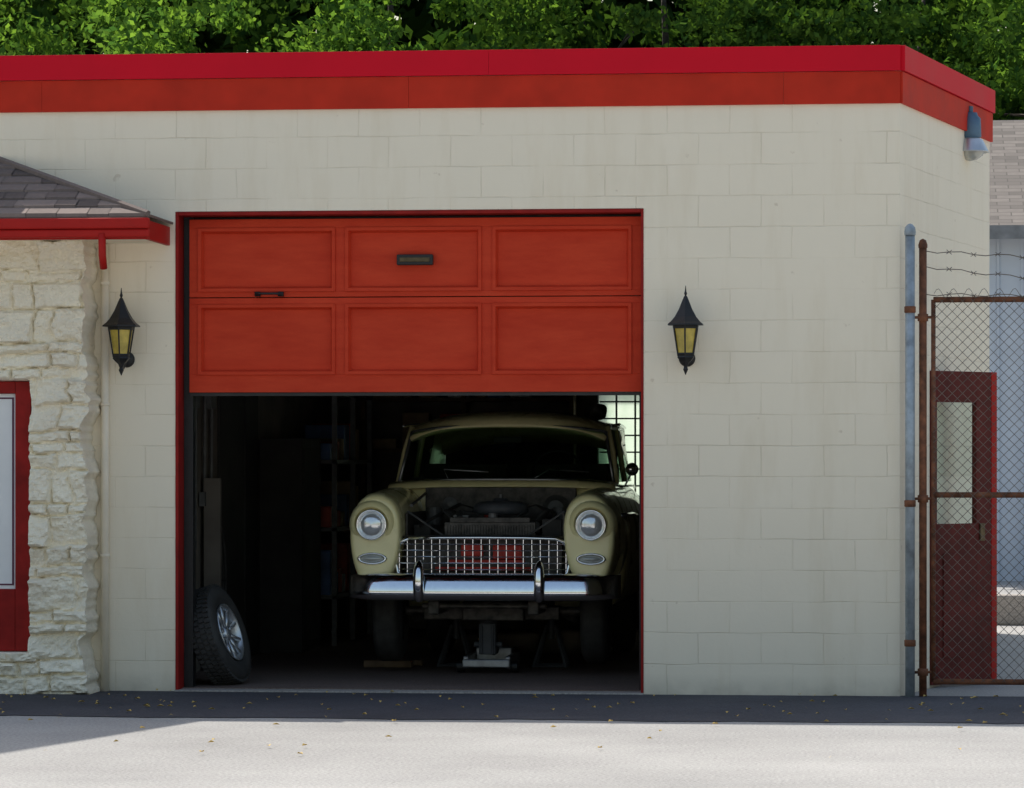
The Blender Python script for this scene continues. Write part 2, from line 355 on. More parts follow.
# ---------------------------------------------------------------- lanterns
def lantern(x,z):
    E=empty('wall_lantern',(x,0,z)); y=-.175
    b=B(); ph=math.radians(30)
    b.lathe([(.002,.335),(.006,.30),(.011,.285),(.006,.272),(.014,.262),(.026,.235),(.048,.185),(.078,.135),(.105,.105),(.128,.088),(.13,.08),(.0,.079)],(0,y,0),n=6,phase=ph)
    b.lathe([(.0,-.118),(.056,-.118),(.06,-.128),(.04,-.15),(.022,-.165),(.012,-.19),(.018,-.205),(.010,-.222),(.002,-.24)],(0,y,0),n=6,phase=ph)
    for k in range(6):
        t=2*math.pi*k/6+ph; c,s_=math.cos(t),math.sin(t)
        b.cyl((.088*c,y+.088*s_,.08),(.055*c,y+.055*s_,-.12),.006,.005,n=6)
    b.lathe([(.09,.082),(.092,.06),(.084,.058)],(0,y,0),n=6,phase=ph)
    b.lathe([(.056,-.118),(.062,-.105),(.060,-.098),(.05,-.098)],(0,y,0),n=6,phase=ph)
    b.obj('iron_cage',m_black,E,local=True)
    b=B(); b.lathe([(.080,.078),(.050,-.118)],(0,y,0),n=6,phase=ph); b.obj('amber_panes',m_amber,E,local=True)
    b=B(); b.lathe([(.0,0),(.05,0),(.054,.006),(.04,.018),(.0,.024)],(0,-.001,-.13),(0,-1,0),n=20); 
    b.tube([(0,-.02,-.13),(0,-.07,-.16),(0,-.12,-.19),(0,-.16,-.185),(0,-.175,-.16)],.011)
    b.tube([(0,-.02,-.10),(0,-.06,-.07),(0,-.09,-.09),(0,-.08,-.12)],.007)
    b.obj('wall_bracket',m_black,E,local=True,smooth=True)
lantern(-2.56,2.325); lantern(1.145,2.32)

# ---------------------------------------------------------------- security light on side wall
S=empty('security_light',(3.02,2.1,3.80))
b=B(); b.lathe([(0,.17),(.05,.17),(.055,.15),(.075,.13),(.08,.0),(.06,-.01)],(0,-.05,0),n=20); b.obj('ballast_housing',m_bluecap,S,local=True,smooth=True)
b=B(); b.lathe([(.05,0),(.09,-.02),(.13,-.10),(.135,-.11),(.12,-.1),(.05,-.02)],(0,-.05,0),n=24); b.obj('reflector',m_alu,S,local=True,smooth=True)
b=B(); b.lathe([(.0,-.17),(.05,-.16),(.09,-.13),(.10,-.10)],(0,-.05,0),n=20); b.obj('refractor',m_park,S,local=True,smooth=True)
b=B(); b.tube([(-.18,-.0,.03),(-.12,-.05,.05),(-.04,-.05,.03)],.02); b.obj('arm',m_alu,S,local=True,smooth=True)
b=B(); b.lathe([(.022,.17),(.022,.215),(0,.22)],(0,-.05,0),n=12); b.obj('photocell',m_bluecap,S,local=True)

# ---------------------------------------------------------------- stone annex
A=empty('stone_annex',(0,0,0))
YA=-.34; ax0,ax1=-4.7,-2.745
rows_z=[0]; 
while rows_z[-1]<3.0: rows_z.append(rows_z[-1]+random.choice([.07,.10,.13,.17,.22]))
courses=[]
for i in range(len(rows_z)-1):
    xs=[ax0-random.random()*.3]
    while xs[-1]<ax1+.5: xs.append(xs[-1]+random.uniform(.12,.48))
    courses.append((rows_z[i],rows_z[i+1],xs,[random.uniform(.0,.05) for _ in xs],[(random.uniform(-.10,.10),random.uniform(-.14,.14)) for _ in xs]))
dx=.0115
gx=np.arange(ax0,ax1,dx); gz=np.arange(-.03,3.0,dx)
rowsv=[]
wx0,wx1,wz0,wz1=-4.35,-3.135,.272,2.045
for z in gz:
    r=[]
    jag=.05*noise.noise((0,5.3,z*5))+.025*noise.noise((0,1.3,z*21))
    for x in gx:
        zz=z+.045*noise.noise((x*2.6,z*1.6,0))+.012*noise.noise((x*14,z*14,3)); xx=x+.05*noise.noise((x*3,z*4,9))+.012*noise.noise((x*15,z*15,4))
        c=next((c for c in courses if c[0]<=zz<c[1]),courses[0] if zz<0 else courses[-1])
        j=0
        while j<len(c[2])-2 and xx>c[2][j+1]: j+=1
        d=min(abs(zz-c[0]),abs(c[1]-zz),abs(xx-c[2][j]),abs(c[2][j+1]-xx))
        e=min(1,max(0,d)/.014)
        zc=(c[0]+c[1])/2; xc=(c[2][j]+c[2][j+1])/2
        rid=1-abs(noise.noise((x*9,z*13,j*3.1)))*2
        h=e*(.022+c[3][j]*.8+c[4][j][0]*(xx-xc)*1.6+c[4][j][1]*(zz-zc)*2.2)+.014*rid+.012*noise.noise((x*28,z*36,2))+.006*noise.noise((x*60,z*60,5))
        y=YA-h
        if wx0<x<wx1 and wz0<z<wz1: y=YA+.12
        k=(x-ax0)/(ax1-ax0)
        r.append((x+jag*k**8,y,z))
    r.append((r[-1][0]-.004,0.0,z)); rowsv.append(r)
b=B(); b.grid(rowsv); b.obj('stone_front',m_stone,A,smooth=False)
b=B(); b.box(-9,ax0+.02,YA,.0,-.03,3.0); b.obj('stone_front_far',m_stone,A)
wy=YA+.02
b=B(); b.box(-3.235,-3.13,wy,wy+.06,.28,2.045); b.box(-4.34,-3.236,wy,wy+.06,1.965,2.045); b.box(-4.34,-3.236,wy+.004,wy+.06,.28,.685)
b.obj('red_window_frame',m_frame,A,bevel=.005)
b=B(); b.box(-4.34,-3.236,wy+.03,wy+.05,.686,1.964); b.obj('white_board',m_white,A)
b=B(); b.box(-3.262,-3.250,wy+.026,wy+.0298,.71,1.94); b.box(-4.3,-3.263,wy+.026,wy+.0298,.71,.72); b.box(-4.3,-3.263,wy+.026,wy+.0298,1.93,1.94); b.obj('board_border',m_maroon,A)
b=B(); b.box(-4.4,-3.08,YA-.06,YA+.11,.215,.275); b.obj('stone_sill',m_stone,A,bevel=.012)
ex,ey=-2.27,-.72; ez=3.07
b=B()
b.box(-9,ex,ey,ey+.03,2.945,ez); b.box(ex-.03,ex,ey+.031,-.002,2.946,ez-.001); b.obj('eave_fascia',m_gutter,A,bevel=.004)
b=B(); b.box(-9,ex+.02,ey-.055,ey-.003,3.01,3.08); b.box(-9,ex+.02,ey-.04,ey-.0035,2.955,3.008); b.obj('gutter',m_gutter,A,bevel=.012)
b=B(); b.box(-9,ex-.032,ey+.032,-.002,2.962,2.98); b.obj('soffit',m_cream,A)
b=B(); b.tube([(-2.56,ey-.03,2.98),(-2.56,ey-.02,2.84),(-2.56,ey+.02,2.76)],.024,n=10); b.obj('gutter_outlet',m_gutter,A,smooth=True)
zr=3.51; hx=ex-1.15
def roofp(name,pts,mat,par=None):
    me=bpy.data.meshes.new(name); me.from_pydata(pts,[],[tuple(range(len(pts)))]); me.materials.append(mat)
    uv=me.uv_layers.new(); p0=Vector(pts[0]); e=(Vector(pts[1])-p0).normalized(); n=e.cross(Vector(pts[-1])-p0).normalized(); g=n.cross(e)
    for l in me.loops: d=Vector(pts[l.vertex_index])-p0; uv.data[l.index].uv=(d.dot(e),d.dot(g))
    o=bpy.data.objects.new(name,me); setup(o,par or A,False); md=o.modifiers.new('s','SOLIDIFY'); md.thickness=.015; md.offset=0; return o
def front_at(t):
    y=(ey-.03)*(1-t)+(-.001)*t; z=(ez+.022)*(1-t)+zr*t; x=(ex+.02)*(1-t)+hx*t; return x,y,z
b=B(); nc=7
for i in range(nc):
    t0,t1=i/nc,(i+1.0)/nc; xa,ya,za=front_at(t0); xb,yb,zb=front_at(t1)
    x=xa
    while x>-5.2:
        w=random.choice([.14,.2,.27]); l=.010+random.uniform(0,.009); x2=x-w+.004
        xt=min(x,xb); xt2=min(x2,xb)
        v=[(x2,ya,za+l+.004),(x,ya,za+l+.004),(xt,yb,zb+.004),(xt2,yb,zb+.004),(x2,ya,za-.004),(x,ya,za-.004)]
        b.add(v,[(0,1,2,3),(0,4,5,1)]); x-=w
b.obj('shingle_courses',m_shingle,A)
roofp('roof_front_slope',[(-9,ey-.03,ez+.012),(ex+.02,ey-.03,ez+.012),(hx,-.001,zr-.01),(-9,-.001,zr-.01)],m_shingle)
roofp('roof_side_slope',[(ex+.02,ey-.03,ez+.022),(ex+.02,-.001,ez+.022),(hx,-.001,zr)],m_shingle)
b=B(); b.tube([(ex+.01,ey-.03,ez+.035),(hx,-.01,zr+.015)],.022,n=6); b.obj('hip_cap',m_shingle,A)
b=B(); b.tube([(-2.70,-.035,.0),(-2.70,-.035,2.95)],.027,n=10); 
for z in (.9,1.9,2.7): b.lathe([(.029,-.012),(.033,-.01),(.033,.01),(.029,.012)],(-2.70,-.035,z),n=12)
b.obj('downspout',m_cream,A,smooth=True)

# unseen steep-gabled block, added and shaped to cast the slanting forecourt shadow
H=empty('shadow_gable',(-7,3,0))
b=B(); b.add([(-10.2,.25,0),(-3.95,.25,0),(-3.95,.25,4.0),(-7.0,.25,8.8),(-10.2,.25,4.0),(-10.2,8,0),(-5.4,8,0),(-5.4,8,4.0),(-7.4,8,8.8),(-10.2,8,4.0)],
 [(0,1,2,3,4),(9,8,7,6,5),(1,6,7,2),(0,4,9,5)]); b.obj('shadow_gable_walls',m_stone,H)
b=B(); b.add([(-3.55,-.1,4.1),(-7.0,-.1,9.5),(-7.4,8.3,9.5),(-5.2,8.3,4.1),(-3.63,-.1,4.0),(-7.0,-.1,9.3),(-7.4,8.3,9.3),(-5.3,8.3,4.0)],[(0,1,2,3),(4,7,6,5),(0,4,5,1),(3,2,6,7),(0,3,7,4)])
b.add([(-10.5,-.1,4.1),(-7.0,-.1,9.5),(-7.4,8.3,9.5),(-10.5,8.3,4.1)],[(0,1,2,3)]); b.obj('shadow_gable_roof',m_grey,H)

# ---------------------------------------------------------------- fence gate
P_=empty('galvanised_fence_post',(2.585,-.045,0))
b=B(); b.cyl((2.585,-.045,0),(2.585,-.045,2.985),.031,n=16); b.lathe([(.036,2.98),(.038,3.0),(.033,3.03),(.015,3.05),(0,3.055)],(2.585,-.045,0),n=16)
b.obj('post_pipe',m_galv,P_,smooth=True)
b=B()
for z in (.35,1.25,2.5): b.lathe([(.0315,z-.022),(.037,z-.018),(.037,z+.018),(.0315,z+.022)],(2.585,-.045,0),n=16)
b.obj('rusty_clamps',m_rust,P_,smooth=True)
b=B(); b.cyl((2.668,0,0),(2.668,0,2.90),.025,n=14); b.lathe([(.029,2.9),(.03,2.92),(.02,2.95),(0,2.96)],(2.668,0,0),n=14)
for z in (.16,1.28,2.45): b.lathe([(.026,z-.025),(.034,z-.023),(.034,z+.023),(.026,z+.025)],(2.668,0,0),n=14)
for z in (.16,1.28,2.45): b.cyl((2.60,-.03,z),(2.74,0,z+.002),.009,n=8)
b.obj('rusty_gate_post',m_rust,None,smooth=True)
Gt=empty('chain_link_gate',(2.75,0,0))
gx0,gx1,gz0,gz1=2.735,5.8,.10,2.565
b=B(); b.cyl((gx0,0,gz0),(gx0,0,gz1),.015); b.cyl((gx1,0,gz0),(gx1,0,gz1),.019)
for z in (gz0,1.305,gz1): b.cyl((gx0,0,z),(gx1,0,z),.019)
b.obj('pipe_frame',m_rust,Gt,smooth=True)
b=B(); st=.066; w_=gx1-gx0; h_=gz1-gz0
k=-h_
while k<w_:
    for sgn in (1,-1):
        t0=max(0,-k); t1=min(h_,w_-k)
        if t1>t0+.01:
            yy=.004*sgn
            za,zb=(gz0+t0,gz0+t1) if sgn>0 else (gz1-t0,gz1-t1)
            b.cyl((gx0+k+t0,yy-.022,za),(gx0+k+t1,yy-.022,zb),.0023,n=4,caps=False)
    k+=st*1.0
b.obj('wire_mesh',m_wire,Gt)
W=empty('barbed_wire',(2.7,0,2.8))
b=B()
def barb(pa,pb,sag):
    pts=[]
    for i in range(41):
        t=i/40; p=Vector(pa).lerp(Vector(pb),t); p.z-=sag*4*t*(1-t)+.01*math.sin(i*1.7); p.y+=.008*math.cos(i*2.1); pts.append(p)
    b.tube(pts,.0038,n=4)
    for i in range(2,40,2):
        p=pts[i]; 
        for a_ in (0.6,2.4): b.cyl(p+Vector((math.cos(a_)*.022,0,math.sin(a_)*.022)),p-Vector((math.cos(a_)*.022,0,math.sin(a_)*.022)),.0024,n=3)
barb((2.68,-.02,2.88),(5.8,-.02,2.84),.05); barb((2.68,-.02,2.78),(5.8,-.02,2.80),.12); barb((2.68,-.02,2.60),(5.8,-.02,2.64),.03)
pts=[(2.74+i*.014,-.02+.03*math.cos(i*.9),2.605+.03*math.sin(i*.9)) for i in range(220)]
b.tube(pts,.002,n=4)
b.obj('strands',m_wire,W)

# open side door leaf
SD=empty('side_door',(2.735,.87,0))
d_ang=math.radians(50)
def leaf(name,mat,x0,x1,z0,z1,y0=0,y1=.04,bv=.003):
    b=B(); b.box(x0,x1,y0,y1,z0,z1); o=b.obj(name,mat,SD,local=True,bevel=bv); o.rotation_euler=(0,0,d_ang); return o
lw=.70
leaf('left_stile',m_brown,0,.06,.02,2.13); leaf('right_stile',m_brown,lw-.22,lw-.06,.02,2.13); leaf('edge_strip',m_gutter,lw-.059,lw,.02,2.13,-.004,.045)
leaf('top_rail',m_brown,.061,lw-.221,1.92,2.13); leaf('lower_panel',m_brown,.061,lw-.221,.02,1.10)
b=B(); b.add([(.061,.02,1.10),(lw-.221,.02,1.10),(lw-.221,.02,1.92),(.061,.02,1.92)],[(0,1,2,3)]); o=b.obj('glass',m_clear,SD,local=True); o.rotation_euler=(0,0,d_ang)
leaf('panel_mould',m_brown,.12,lw-.28,.2,.9,-.01,-.0005); leaf('knob_plate',m_brass,lw-.19,lw-.14,.98,1.1,-.012,-.0005)

# ---------------------------------------------------------------- pale blue shed behind
Sh=empty('pale_blue_shed',(8,22,0))
b=B(); b.box(2.0,16,22,30,0,4.4); b.obj('shed_walls',m_siding,Sh)
b=B()
x=2.05
while x<16: b.box(x,x+.03,21.975,21.999,.0,4.35); x+=.3
b.obj('siding_battens',m_siding,Sh)
roofp('shed_roof_front',[(1.7,21.6,4.45),(16.3,21.6,4.45),(16.3,26,6.2),(1.7,26,6.2)],m_shingle2,Sh)
roofp('shed_roof_back',[(16.3,30.4,4.45),(1.7,30.4,4.45),(1.7,26,6.202),(16.3,26,6.202)],m_shingle2,Sh)
b=B(); b.box(1.7,16.3,21.56,21.598,4.3,4.47); b.obj('shed_gutter',m_grey,Sh)
b=B(); b.box(3.4,12,10.0,10.25,.0,.28); b.obj('concrete_kerb_wall',m_sill,None,bevel=.02)

# ---------------------------------------------------------------- trees
def leafmesh(name,c,sz,mat):
    n=len(c)
    d=rng.normal(0,1,(n,3)); d[:,2]-=.3; d/=np.linalg.norm(d,axis=1)[:,None]
    e=rng.normal(0,1,(n,3)); e=np.cross(d,e); e/=np.linalg.norm(e,axis=1)[:,None]
    v=np.empty((n,4,3)); v[:,0]=c-d*sz*1.3; v[:,1]=c+e*sz*.75; v[:,2]=c+d*sz*1.3; v[:,3]=c-e*sz*.75
    me=bpy.data.meshes.new(name); me.vertices.add(n*4); me.vertices.foreach_set('co',v.reshape(-1))
    me.loops.add(n*4); me.loops.foreach_set('vertex_index',np.arange(n*4,dtype=np.int32))
    me.polygons.add(n); me.polygons.foreach_set('loop_start',np.arange(0,n*4,4,dtype=np.int32)); me.polygons.foreach_set('loop_total',np.full(n,4,dtype=np.int32))
    me.materials.append(mat); me.update(calc_edges=True)
    return bpy.data.objects.new(name,me)
def tree(x,y,h,r,n,mat,lean=0,big=1.0):
    E=empty('tree',(x,y,0))
    b=B(); pts=[(lean*t*2+.2*math.sin(t*4+x),.2*math.cos(t*3+x),t*h*.72) for t in np.linspace(0,1,9)]
    b.tube(pts,[.24*(1-.93*t)+.012 for t in np.linspace(0,1,9)],n=10)
    for i in range(18):
        t=random.uniform(.3,.85); p=Vector(pts[int(t*8)]); a=random.uniform(0,6.28); L_=r*random.uniform(.5,.95)
        q=p+Vector((math.cos(a)*L_,math.sin(a)*L_,random.uniform(.4,1.6)))
        m_=p.lerp(q,.5)+Vector((0,0,.25)); b.tube([p,m_,q],[.08,.05,.015],n=6)
        for _ in range(2):
            q2=m_+Vector((random.uniform(-1,1),random.uniform(-1,1),random.uniform(.2,1))); b.tube([m_,q2],[.035,.010],n=5)
    b.obj('trunk_and_limbs',m_bark,E,local=True,smooth=True)
    K=75
    th=rng.uniform(0,2*np.pi,K); u=rng.uniform(-1,1,K); rad=rng.uniform(.45,1.0,K)**.6
    zc=h*.66; cz=h*.36
    s_=np.sqrt(1-u*u)
    cc=np.stack([np.cos(th)*s_*r*rad+lean,np.sin(th)*s_*r*rad,zc+u*cz*rad],1)
    cs=rng.uniform(.20,.50,K)
    idx=rng.integers(0,K,n)
    off=rng.normal(0,1,(n,3)); off/=np.linalg.norm(off,axis=1)[:,None]; off*=(rng.uniform(0,1,n)**.5)[:,None]*1.5
    c=cc[idx]+off*cs[idx][:,None]*np.array([1.1,1.1,.7])
    o=leafmesh('crown',c,rng.uniform(.032,.072,n)[:,None]*big,mat); setup(o,E,True)
for i,x in enumerate([-14.0,-10.8,-7.6,-4.4,-1.4,1.8,5.0,8.4]):
    tree(x,31.5+random.uniform(-.8,.8)+(2.5 if x>2 else 0),random.uniform(10.2,11.6),2.6,17000,m_leaf if (x<-3 or x==5.0) else m_leaf2)
for x in [-15,-10.5,-6,-1.5,3,7.5,12]:
    tree(x,38+random.uniform(-.5,.5),random.uniform(13,15),3.6,9000,m_leaf2,big=1.7)
n=26000
P=np.stack([rng.uniform(-22,20,n),rng.uniform(44,48,n),rng.uniform(0,1,n)*15],1)
o=leafmesh('distant_woodland',P,rng.uniform(.2,.42,n)[:,None],m_leaf3); sc.collection.objects.link(o)

# ---------------------------------------------------------------- vintage car
C=empty('vintage_car',(-.347,1.20,.049)); CS=.968
def co(b,name,mat,**k): return b.obj(name,mat,C,local=True,**k)
prof=[(.84,.60),(.915,.70),(.955,.86),(.965,1.02),(.945,1.15),(.885,1.26),(.79,1.305),(.69,1.29),(.605,1.22),(.57,1.08),(.585,.88),(.63,.70),(.73,.59)]
cx_,cz_=.765,.98
sts=[(.075,.78),(.088,.92),(.13,.98),(.28,1.0),(.6,1.0),(1.0,1.0),(1.40,1.0)]
fend=[]
for s in (1,-1):
    b=B(); rows=[]
    for y,k in sts:
        up=.03*min(1,max(0,(y-.1)/.8))
        rows.append([(s*(cx_+(x-cx_)*k),y,cz_+(z-cz_)*k+(up if z>1.1 else 0)) for x,z in prof])
    b.grid(rows,close=True); nn=len(prof); b.f.append(tuple(range(nn)))
    o=co(b,'front_fender',m_carpaint,smooth=True,sub=2); fend.append(o)
cb=B(); cb.cyl((-1.3,.86,.46),(1.3,.86,.46),.40,n=40); cut=cb.obj('cutter',m_dark,None)
for o in fend:
    bpy.context.view_layer.objects.active=o; o.select_set(True)
    bpy.ops.object.modifier_apply(modifier='sub')
    md=o.modifiers.new('bo','BOOLEAN'); 
    cut.location=C.location; bpy.context.view_layer.update()
    md.object=cut; md.operation='DIFFERENCE'; md.solver='EXACT'
    bpy.ops.object.modifier_apply(modifier='bo'); o.select_set(False)
bpy.data.objects.remove(cut)
half=[(0,.40),(.70,.40),(.86,.42),(.925,.62),(.945,.88),(.935,1.08),(.90,1.22),(.83,1.31),(.74,1.36),(.40,1.385),(0,1.395)]
def sec(y,kx=1,dz=0):
    r=[(x*kx,y,z+(dz if z>.9 else 0)) for x,z in half]; l=[(-x,yy,z) for x,yy,z in r[1:-1]][::-1]
    return r+l
b=B(); ys=[(1.41,1,0),(1.45,1,0),(2.2,1,0),(3.2,1,0),(4.0,1,-.02),(4.5,.97,-.06),(4.85,.9,-.15),(4.95,.8,-.25)]
rows=[sec(*q) for q in ys]; b.grid(rows,close=True); n_=len(rows[0]); b.f.append(tuple(range(n_))); b.f.append(tuple((len(rows)-1)*n_+i for i in range(n_)))
co(b,'body_shell',m_carpaint,smooth=True,sub=1)
b=B(); b.box(-.57,.57,1.36,1.40,.5,1.33); b.box(-.58,-.56,.3,1.36,.65,1.15); b.box(.56,.58,.3,1.36,.65,1.15); b.box(-.56,.56,.3,.33,.62,.97); co(b,'firewall_and_aprons',m_engine,bevel=.01)
b=B(); rows=[]
for y,z in ((1.34,1.335),(1.40,1.375),(1.5,1.395)):
    rows.append([(x,y+.06*abs(x)**3,z-.06*abs(x)**4) for x in np.linspace(-.86,.86,25)])
b.grid(rows); co(b,'cowl_lip',m_carpaint,smooth=True,solid=.01)
b=B(); rows=[]
for t in np.linspace(0,1,17):
    y=1.74+2.25*t; row=[]
    for u in np.linspace(-1,1,23):
        x=.785*u*(1-.04*(2*t-1)**2); crown=1.905-.11*abs(u)**2.6
        z=crown-.10*max(0,1-t/.16)**2-.20*max(0,(t-.72)/.28)**2
        row.append((x,y+.12*abs(u)**3*(1-t)-.1*abs(u)**3*t,z))
    rows.append(row)
b.grid(rows); co(b,'roof',m_carpaint,smooth=True,solid=.035)
def ws(t,s):
    bx,by,bz=.82*t,1.43+.30*abs(t)**4,1.385-.03*abs(t)**3; tx,ty,tz=.745*t,1.76+.16*abs(t)**4,1.79-.045*abs(t)**3
    return (bx+(tx-bx)*s,by+(ty-by)*s,bz+(tz-bz)*s)
b=B(); b.grid([[ws(t,s) for t in np.linspace(-1,1,33)] for s in np.linspace(0,1,6)]); co(b,'windshield',m_glass,smooth=True)
b=B(); b.tube([ws(t,0) for t in np.linspace(-1,1,33)],.011); b.tube([ws(t,1) for t in np.linspace(-1,1,33)],.011)
b.tube([ws(1,s) for s in (0,.5,1)],.013); b.tube([ws(-1,s) for s in (0,.5,1)],.013)
b.tube([ws(-.5,.02),(-.45,1.52,1.46),(-.1,1.44,1.44)],.005,n=5); b.tube([ws(.3,.02),(.35,1.52,1.46),(.65,1.52,1.44)],.005,n=5)
co(b,'windshield_trim_and_wipers',m_steel,smooth=True)
b=B()
for s in (1,-1):
    b.tube([(s*.835,1.80,1.35),(s*.80,1.92,1.6),(s*.755,2.0,1.78)],.022)
    b.tube([(s*.83,2.75,1.36),(s*.79,2.75,1.6),(s*.755,2.75,1.79)],.022)
    b.add([(s*.83,3.4,1.36),(s*.78,4.25,1.36),(s*.72,3.85,1.70),(s*.76,3.5,1.78)],[(0,1,2,3)])
co(b,'pillars',m_carpaint,smooth=True)
b=B()
for s in (1,-1): b.add([(s*.83,1.82,1.36),(s*.83,3.42,1.36),(s*.765,3.5,1.78),(s*.76,2.0,1.78)],[(0,1,2,3)])
b.add([(-.75,4.3,1.37),(.75,4.3,1.37),(.66,3.92,1.72),(-.66,3.92,1.72)],[(0,1,2,3)])
co(b,'side_and_rear_glass',m_glass)
b=B(); b.box(-.72,-.08,2.5,2.65,1.0,1.5); b.box(.08,.72,2.5,2.65,1.0,1.5); b.box(-.72,.72,3.5,3.65,1.0,1.5); b.box(-.7,.7,1.62,1.8,1.25,1.40); b.box(-.11,.11,1.86,1.88,1.66,1.71); co(b,'seats_dash_and_mirror',m_seat,bevel=.02)
b=B(); R=.2
b.tube([(.38+R*math.cos(a),1.98-.35*R*math.sin(a),1.42+R*.9*math.sin(a)) for a in np.linspace(0,2*math.pi,29)],.012); b.cyl((.38,1.98,1.42),(.38,1.75,1.33),.02); b.cyl((.19,1.98,1.42),(.57,1.98,1.42),.01); co(b,'steering_wheel',m_black,smooth=True)
b=B()
for s in (1,-1):
    b.tube([(s*.968,.55,1.13),(s*.968,1.2,1.125),(s*.955,1.9,1.12),(s*.94,2.6,1.10)],.014,n=6)
    b.tube([(s*.79,1.5,1.355),(s*.86,1.9,1.33),(s*.86,3.3,1.33),(s*.8,4.3,1.30)],.010,n=6)
    b.tube([(s*.80,1.82,1.79),(s*.79,2.75,1.81),(s*.77,3.6,1.79)],.012,n=6)
co(b,'side_trim',m_chrome,smooth=True)
b=B(); b.lathe([(0,-.03),(.04,-.025),(.05,0),(.045,.008),(0,.01)],(.95,1.88,1.46),(0,1,0),n=20); b.cyl((.90,1.86,1.34),(.945,1.88,1.43),.007); co(b,'door_mirror',m_chrome,smooth=True)
b=B(); br_=B(); pk=B(); pkr=B()
for s in (1,-1):
    c=(s*.787,.055,1.068)
    b.lathe([(.0,-.045),(.05,-.04),(.085,-.022),(.096,.0)],c,(0,1,0),n=32)
    br_.lathe([(.092,-.006),(.096,-.022),(.104,-.032),(.112,-.020),(.117,.01),(.12,.09)],c,(0,1,0),n=32)
    pc=Vector((s*.785,.075,.825))
    rows=[];rr=[]
    for k,h in ((0.01,-.03),(.6,-.026),(.95,-.008),(1,.01)): rows.append([(pc.x+.085*k*math.cos(a),pc.y+h,pc.z+.028*k*math.sin(a)) for a in np.linspace(0,2*math.pi,25)[:-1]])
    pk.grid(rows,close=True)
    for k,h in ((1.0,-.005),(1.1,-.022),(1.3,-.018),(1.4,.02),(1.42,.06)): rr.append([(pc.x+(.085+.03*(k-1)*2.2)*math.cos(a),pc.y+h,pc.z+(.028+.03*(k-1)*1.6)*math.sin(a)) for a in np.linspace(0,2*math.pi,25)[:-1]])
    pkr.grid(rr,close=True)
co(b,'headlamp_lenses',m_lens,smooth=True); co(br_,'headlamp_bezels',m_chrome,smooth=True); co(pk,'parking_lamp_lenses',m_park,smooth=True); co(pkr,'parking_lamp_bezels',m_chrome,smooth=True)
b=B()
for s in (1,-1):
    rows=[]
    for yy,rr_ in ((.02,.124),(.03,.146),(.07,.166),(.14,.18)):
        rows.append([(s*.787+rr_*math.cos(a),yy-(.04*math.sin(a) if yy<.1 else 0)+.03,1.068+rr_*math.sin(a)*1.03) for a in np.linspace(math.radians(-60),math.radians(240),33)])
    b.grid(rows)
co(b,'headlamp_brows',m_carpaint,smooth=True)
def gy(x): return .07+.09*(abs(x)/.62)**2.2
outline=[(-.53,.968),(-.3,.975),(0,.977),(.3,.975),(.53,.968),(.585,.945),(.62,.88),(.628,.80),(.61,.725),(.58,.705),(.3,.70),(0,.70),(-.3,.70),(-.58,.705),(-.61,.725),(-.628,.80),(-.62,.88),(-.585,.945),(-.53,.968)]
b=B(); b.tube([(x,gy(x)-.01,z) for x,z in outline],.012,n=8); co(b,'grille_surround',m_chrome,smooth=True)
def ztop(x):
    x=abs(x); return .972 if x<.53 else .972-(x-.53)*.9
def xlim(z): return .62 if z<.9 else .62-(z-.9)*.9
b=B()
nx=21
for i in range(nx):
    x=-.60+1.2*i/(nx-1); z1=ztop(x); b.box(x-.0022,x+.0022,gy(x)-.003,gy(x)+.03,.705,z1)
for z in (.748,.793,.838,.883,.928):
    xl=xlim(z); b.tube([(x,gy(x)-.008,z) for x in np.linspace(-xl,xl,25)],.0042,n=6)
co(b,'grille_bars',m_chrome)
b=B(); b.box(-.56,.56,.24,.26,.62,.98); co(b,'grille_backing',m_engine)
b=B(); b.box(-.16,.0,.18,.218,.84,.93); b.box(.07,.28,.18,.218,.82,.92); b.box(-.26,.3,.185,.219,.79,.815); b.cyl((-.35,.2,.75),(.35,.2,.75),.014); co(b,'red_crossmember',m_redpart,bevel=.01)
b=B(); rows=[]
for dy,z in ((.0,.985),(.05,.995),(.10,.985)): rows.append([(x,gy(x)+.02+dy,z-.02*abs(x)**2) for x in np.linspace(-.58,.58,25)])
b.grid(rows); co(b,'header_lip',m_engine,smooth=True,solid=.012)
b=B(); rows=[]
for dy,z in ((.03,.69),(.06,.63),(.16,.57)): rows.append([(x,gy(x)+dy,z) for x in np.linspace(-.75,.75,25)])
b.grid(rows); co(b,'lower_valance',m_carpaint,smooth=True,solid=.01)
def bump_y(x): return .05*(abs(x)/.95)**2+.10*(abs(x)/.95)**10
b=B(); rows=[]
sp_=[(.07,.525),(.015,.53),(-.012,.545),(-.026,.57),(-.026,.60),(-.016,.64),(.0,.675),(.018,.705),(.04,.722),(.07,.725)]
for x in list(np.linspace(-.95,.95,41)):
    k=1-.12*max(0,(abs(x)-.8)/.15)
    rows.append([(x,-.05+bump_y(x)+dy,.63+(z-.63)*k) for dy,z in sp_])
rows=[[(-.975,.45,.63+(z-.63)*.8) for dy,z in sp_],[(-.972,.15,.63+(z-.63)*.86) for dy,z in sp_]]+rows+[[(.972,.15,.63+(z-.63)*.86) for dy,z in sp_],[(.975,.45,.63+(z-.63)*.8) for dy,z in sp_]]
b.grid(rows); co(b,'front_bumper',m_chrome,smooth=True,solid=.006,sub=1)
b=B()
for s in (1,-1):
    x=s*.43; b.tube([(x,-.04,.535),(x,-.085,.55),(x,-.105,.63),(x,-.10,.72),(x,-.075,.79),(x,-.03,.815)],[.03,.038,.042,.04,.034,.012],n=14)
co(b,'bumper_guards',m_chrome,smooth=True,sub=1)
